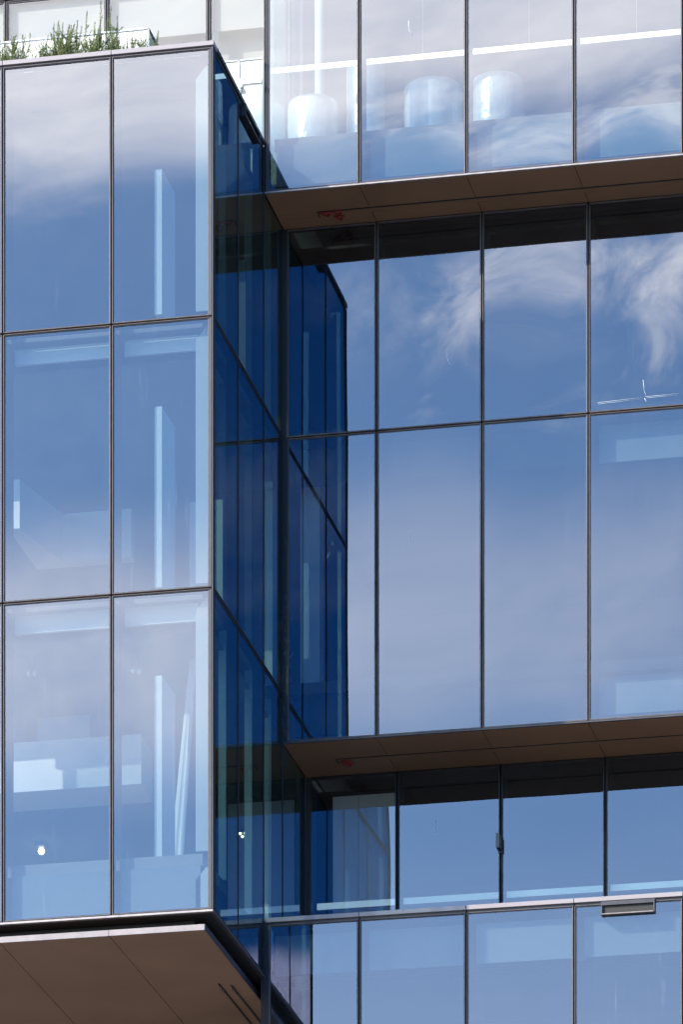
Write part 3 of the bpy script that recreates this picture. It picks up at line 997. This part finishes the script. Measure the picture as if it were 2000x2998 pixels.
# rosemary behind the coping
def rosemary(cx, cy, spread, stems, label, seed, lean=0.0):
    rnd = random.Random(seed)
    z0 = 35.102
    o = empty('rosemary_bush', (cx, cy, z0))
    tag(o, label, 'plant', 'rosemary growing behind the roof coping')
    st, lf = MB(), MB()
    shoots = []
    for (px, h) in stems:
        h += 0.16
        x = px - cx
        bx, by = x * 0.55 + rnd.uniform(-0.03, 0.03), rnd.uniform(-0.05, 0.12)
        ln = rnd.uniform(-0.22, 0.16) + lean
        ph = rnd.uniform(0, 6)
        N = 14
        pts = [Vector((bx + (x - bx) * (i / N) + ln * math.sin(i / N * 2.6) * h * 0.6 + 0.012 * math.sin(i / N * 7 + ph),
                       by + 0.03 * math.sin(i / N * 4 + ph), h * i / N)) for i in range(N + 1)]
        shoots.append((pts, 0.004))
        for q in range(rnd.randint(3, 6)):             # side shoots
            i0 = rnd.randint(4, 10)
            L0 = rnd.uniform(0.05, 0.15)
            a = rnd.uniform(0, 6.28)
            d0 = Vector((math.cos(a), math.sin(a) * 0.6, rnd.uniform(0.5, 1.1))).normalized()
            shoots.append(([pts[i0] + d0 * L0 * f + Vector((0, 0, 0.25 * L0 * f * f)) for f in (0, 0.25, 0.5, 0.75, 1.0)], 0.0025))
    for pts, r0 in shoots:
        N = len(pts) - 1
        st.tube([tuple(p) for p in pts], [r0 * (1 - 0.75 * i / N) for i in range(N + 1)], 4)
        ln = sum((pts[i + 1] - pts[i]).length for i in range(N))
        cnt = int(ln * 300)
        for k in range(cnt):
            f = 0.06 + 0.93 * (k / cnt)
            i = min(N - 1, int(f * N))
            p = pts[i].lerp(pts[i + 1], f * N - i)
            if p.z < 0.10:
                continue
            d = (pts[i + 1] - pts[i]).normalized()
            th = k * 2.4 + rnd.uniform(-0.5, 0.5)
            side = Vector((math.cos(th), math.sin(th), 0.0))
            dirn = (side * rnd.uniform(0.7, 1.0) + d * rnd.uniform(0.4, 1.0)).normalized()
            L_ = rnd.uniform(0.020, 0.038) * (1.05 - 0.40 * f)
            wv = dirn.cross(Vector((rnd.uniform(-1, 1), rnd.uniform(-1, 1), rnd.uniform(-1, 1)))).normalized() * 0.0038
            b = len(lf.v)
            mid = p + dirn * L_ * 0.5
            tip = p + dirn * L_ + Vector((0, 0, -0.002))
            lf.v += [tuple(p), tuple(mid + wv), tuple(tip), tuple(mid - wv)]
            lf.face([b, b + 1, b + 2, b + 3])
    st.build('stems', M['stem'], o)
    lf.build('leaves', M['leaf'], o)
    return o


def stems_for(x0, x1, n, hf, seed):
    rnd = random.Random(seed)
    return [(x0 + (x1 - x0) * (i + rnd.uniform(0.1, 0.9)) / n, hf((i + 0.5) / n) * rnd.choice((0.5, 0.65, 0.8, 0.95, 1.1, 1.35))) for i in range(n)]


rosemary(-2.92, 0.36, 0.3, stems_for(-3.25, -2.68, 36, lambda f: 0.37, 1) + [(-2.78, 0.56), (-2.63, 0.48), (-2.97, 0.50)], 'thin rosemary at the far left end of the coping', 1)
rosemary(-2.36, 0.36, 0.3, stems_for(-2.56, -2.16, 20, lambda f: 0.25 + 0.08 * f, 2) + [(-2.31, 0.46), (-2.42, 0.40)], 'low spreading rosemary left of the tall clump', 2, -0.05)
rosemary(-2.02, 0.36, 0.3, stems_for(-2.28, -1.86, 42, lambda f: 0.46 - 0.06 * f, 3) + [(-2.27, 0.64), (-2.05, 0.60), (-2.19, 0.52)], 'dense bright green rosemary clump with leaning tips', 3, -0.12)
rosemary(-1.72, 0.36, 0.3, stems_for(-1.88, -1.58, 24, lambda f: 0.40, 4) + [(-1.63, 0.86), (-1.79, 0.74), (-1.90, 0.62), (-1.60, 0.66)], 'tallest rosemary with upright spiky shoots', 4, -0.04)
rosemary(-1.44, 0.36, 0.3, stems_for(-1.60, -1.26, 24, lambda f: 0.46 - 0.18 * f, 5) + [(-1.47, 0.72), (-1.42, 0.66), (-1.52, 0.68)], 'rosemary with drooping shoots in front of the white mullion', 5, 0.10)
rosemary(-1.10, 0.36, 0.2, stems_for(-1.20, -1.0, 12, lambda f: 0.25, 6), 'tiny rosemary just showing over the coping', 6)
rosemary(-0.83, 0.36, 0.1, [(-0.84, 0.34), (-0.82, 0.36), (-0.83, 0.28)], 'single rosemary sprig near the box corner', 7)

# cobwebs in the dark corner of the side wall
cw = MB()
rnd = random.Random(5)
for k in range(90):
    z = rnd.choice((27.6, 28.0, 28.6, 29.2)) + rnd.gauss(0, 0.35)
    p = Vector((rnd.uniform(0.01, 0.10), D2 - rnd.uniform(0.02, 0.14), z))
    q = p + Vector((rnd.gauss(0, 0.05), rnd.gauss(0, 0.02), rnd.gauss(0, 0.07)))
    q.x = max(q.x, 0.006)
    q.y = min(q.y, D2 - 0.02)
    cw.tube([tuple(p), tuple((p + q) / 2 + Vector((0, 0, -0.006))), tuple(q)], rnd.uniform(0.0006, 0.0016), 3)
tag(cw.build('cobweb', M['web']), 'wispy grey cobwebs in the dark inner corner of the glass', 'cobweb')


# short pale bent lines laid on the panes
def bent_line(x, z, y, label, ln=0.13):
    o = MB().tube([(0, 0, ln), (0.0, 0, 0.06), (0.006, 0, 0.0), (0.045, 0, -0.075)], 0.0035, 6).build('bent_line', M['pale_mark'])
    o.location = (x, y, z)
    tag(o, label, 'bent_line', 'pale bent lines on the glass')


bent_line(2.03, 36.60, D1 + 0.0085, 'pale bent line on the second upper right pane beside the strip light')
bent_line(2.34, 32.52, D2 + 0.0085, 'pale bent line on the upper middle pane left of the bright cloud')
bent_line(1.80, 30.10, D2 + 0.0085, 'pale bent line on the large middle pane near the blue reflection')
bent_line(1.89, 26.45, D3 + 0.0085, 'pale bent line on the low recessed pane left of the sensor box')

# scuffed tape marks low on the far right upper pane
tp = MB()
yy = D2 + 0.0085
tp.tube([(4.46, yy, 31.747), (5.096, yy, 31.768)], 0.002, 5)
tp.tube([(4.47, yy, 31.728), (5.05, yy, 31.748)], 0.0015, 5)
tp.tube([(5.135, yy, 31.774), (5.604, yy, 31.782)], 0.002, 5)
tp.tube([(5.15, yy, 31.757), (5.58, yy, 31.764)], 0.0015, 5)
tp.tube([(5.10, yy, 32.01), (5.115, yy, 31.86), (5.142, yy, 31.79)], [0.004, 0.002, 0.005], 5)
tp.tube([(5.12, yy, 31.755), (5.15, yy, 31.70)], 0.004, 5)
tag(tp.build('tape_residue', M['pale_mark']), 'white tape residue in two broken lines low on the far right pane', 'tape residue')


# small glass pendants in the bottom left room
def pendant(x, z, y, label):
    o = empty('pendant_lamp', (x, y, z))
    tag(o, label, 'lamp', 'paired clear pendant lamps in the bottom left room')
    MB().lathe([(0.006, 0.045), (0.022, 0.036), (0.034, 0.012), (0.036, -0.006), (0.028, -0.028), (0.010, -0.04)], 0, 0, 18).build('globe', M['foil'], o)
    MB().tube([(0, 0, 0.045), (0, 0, 27.68 - z)], 0.003, 5).build('cord', M['void'], o)


pendant(-2.857, 27.47, 1.2, 'left one of the pendant pair above the pale bulkhead')
pendant(-2.771, 27.46, 1.2, 'right one of the pendant pair above the pale bulkhead')
pendant(-1.399, 27.40, 1.2, 'left one of the pendant pair beside the middle mullion')
pendant(-1.308, 27.38, 1.2, 'right one of the pendant pair beside the middle mullion')
# pale glass screen standing on the bulkhead of the bottom room
box('glass_screen', M['spandrel'], -3.04, -2.29, 2.32, 2.36, 26.851, 27.24, B)
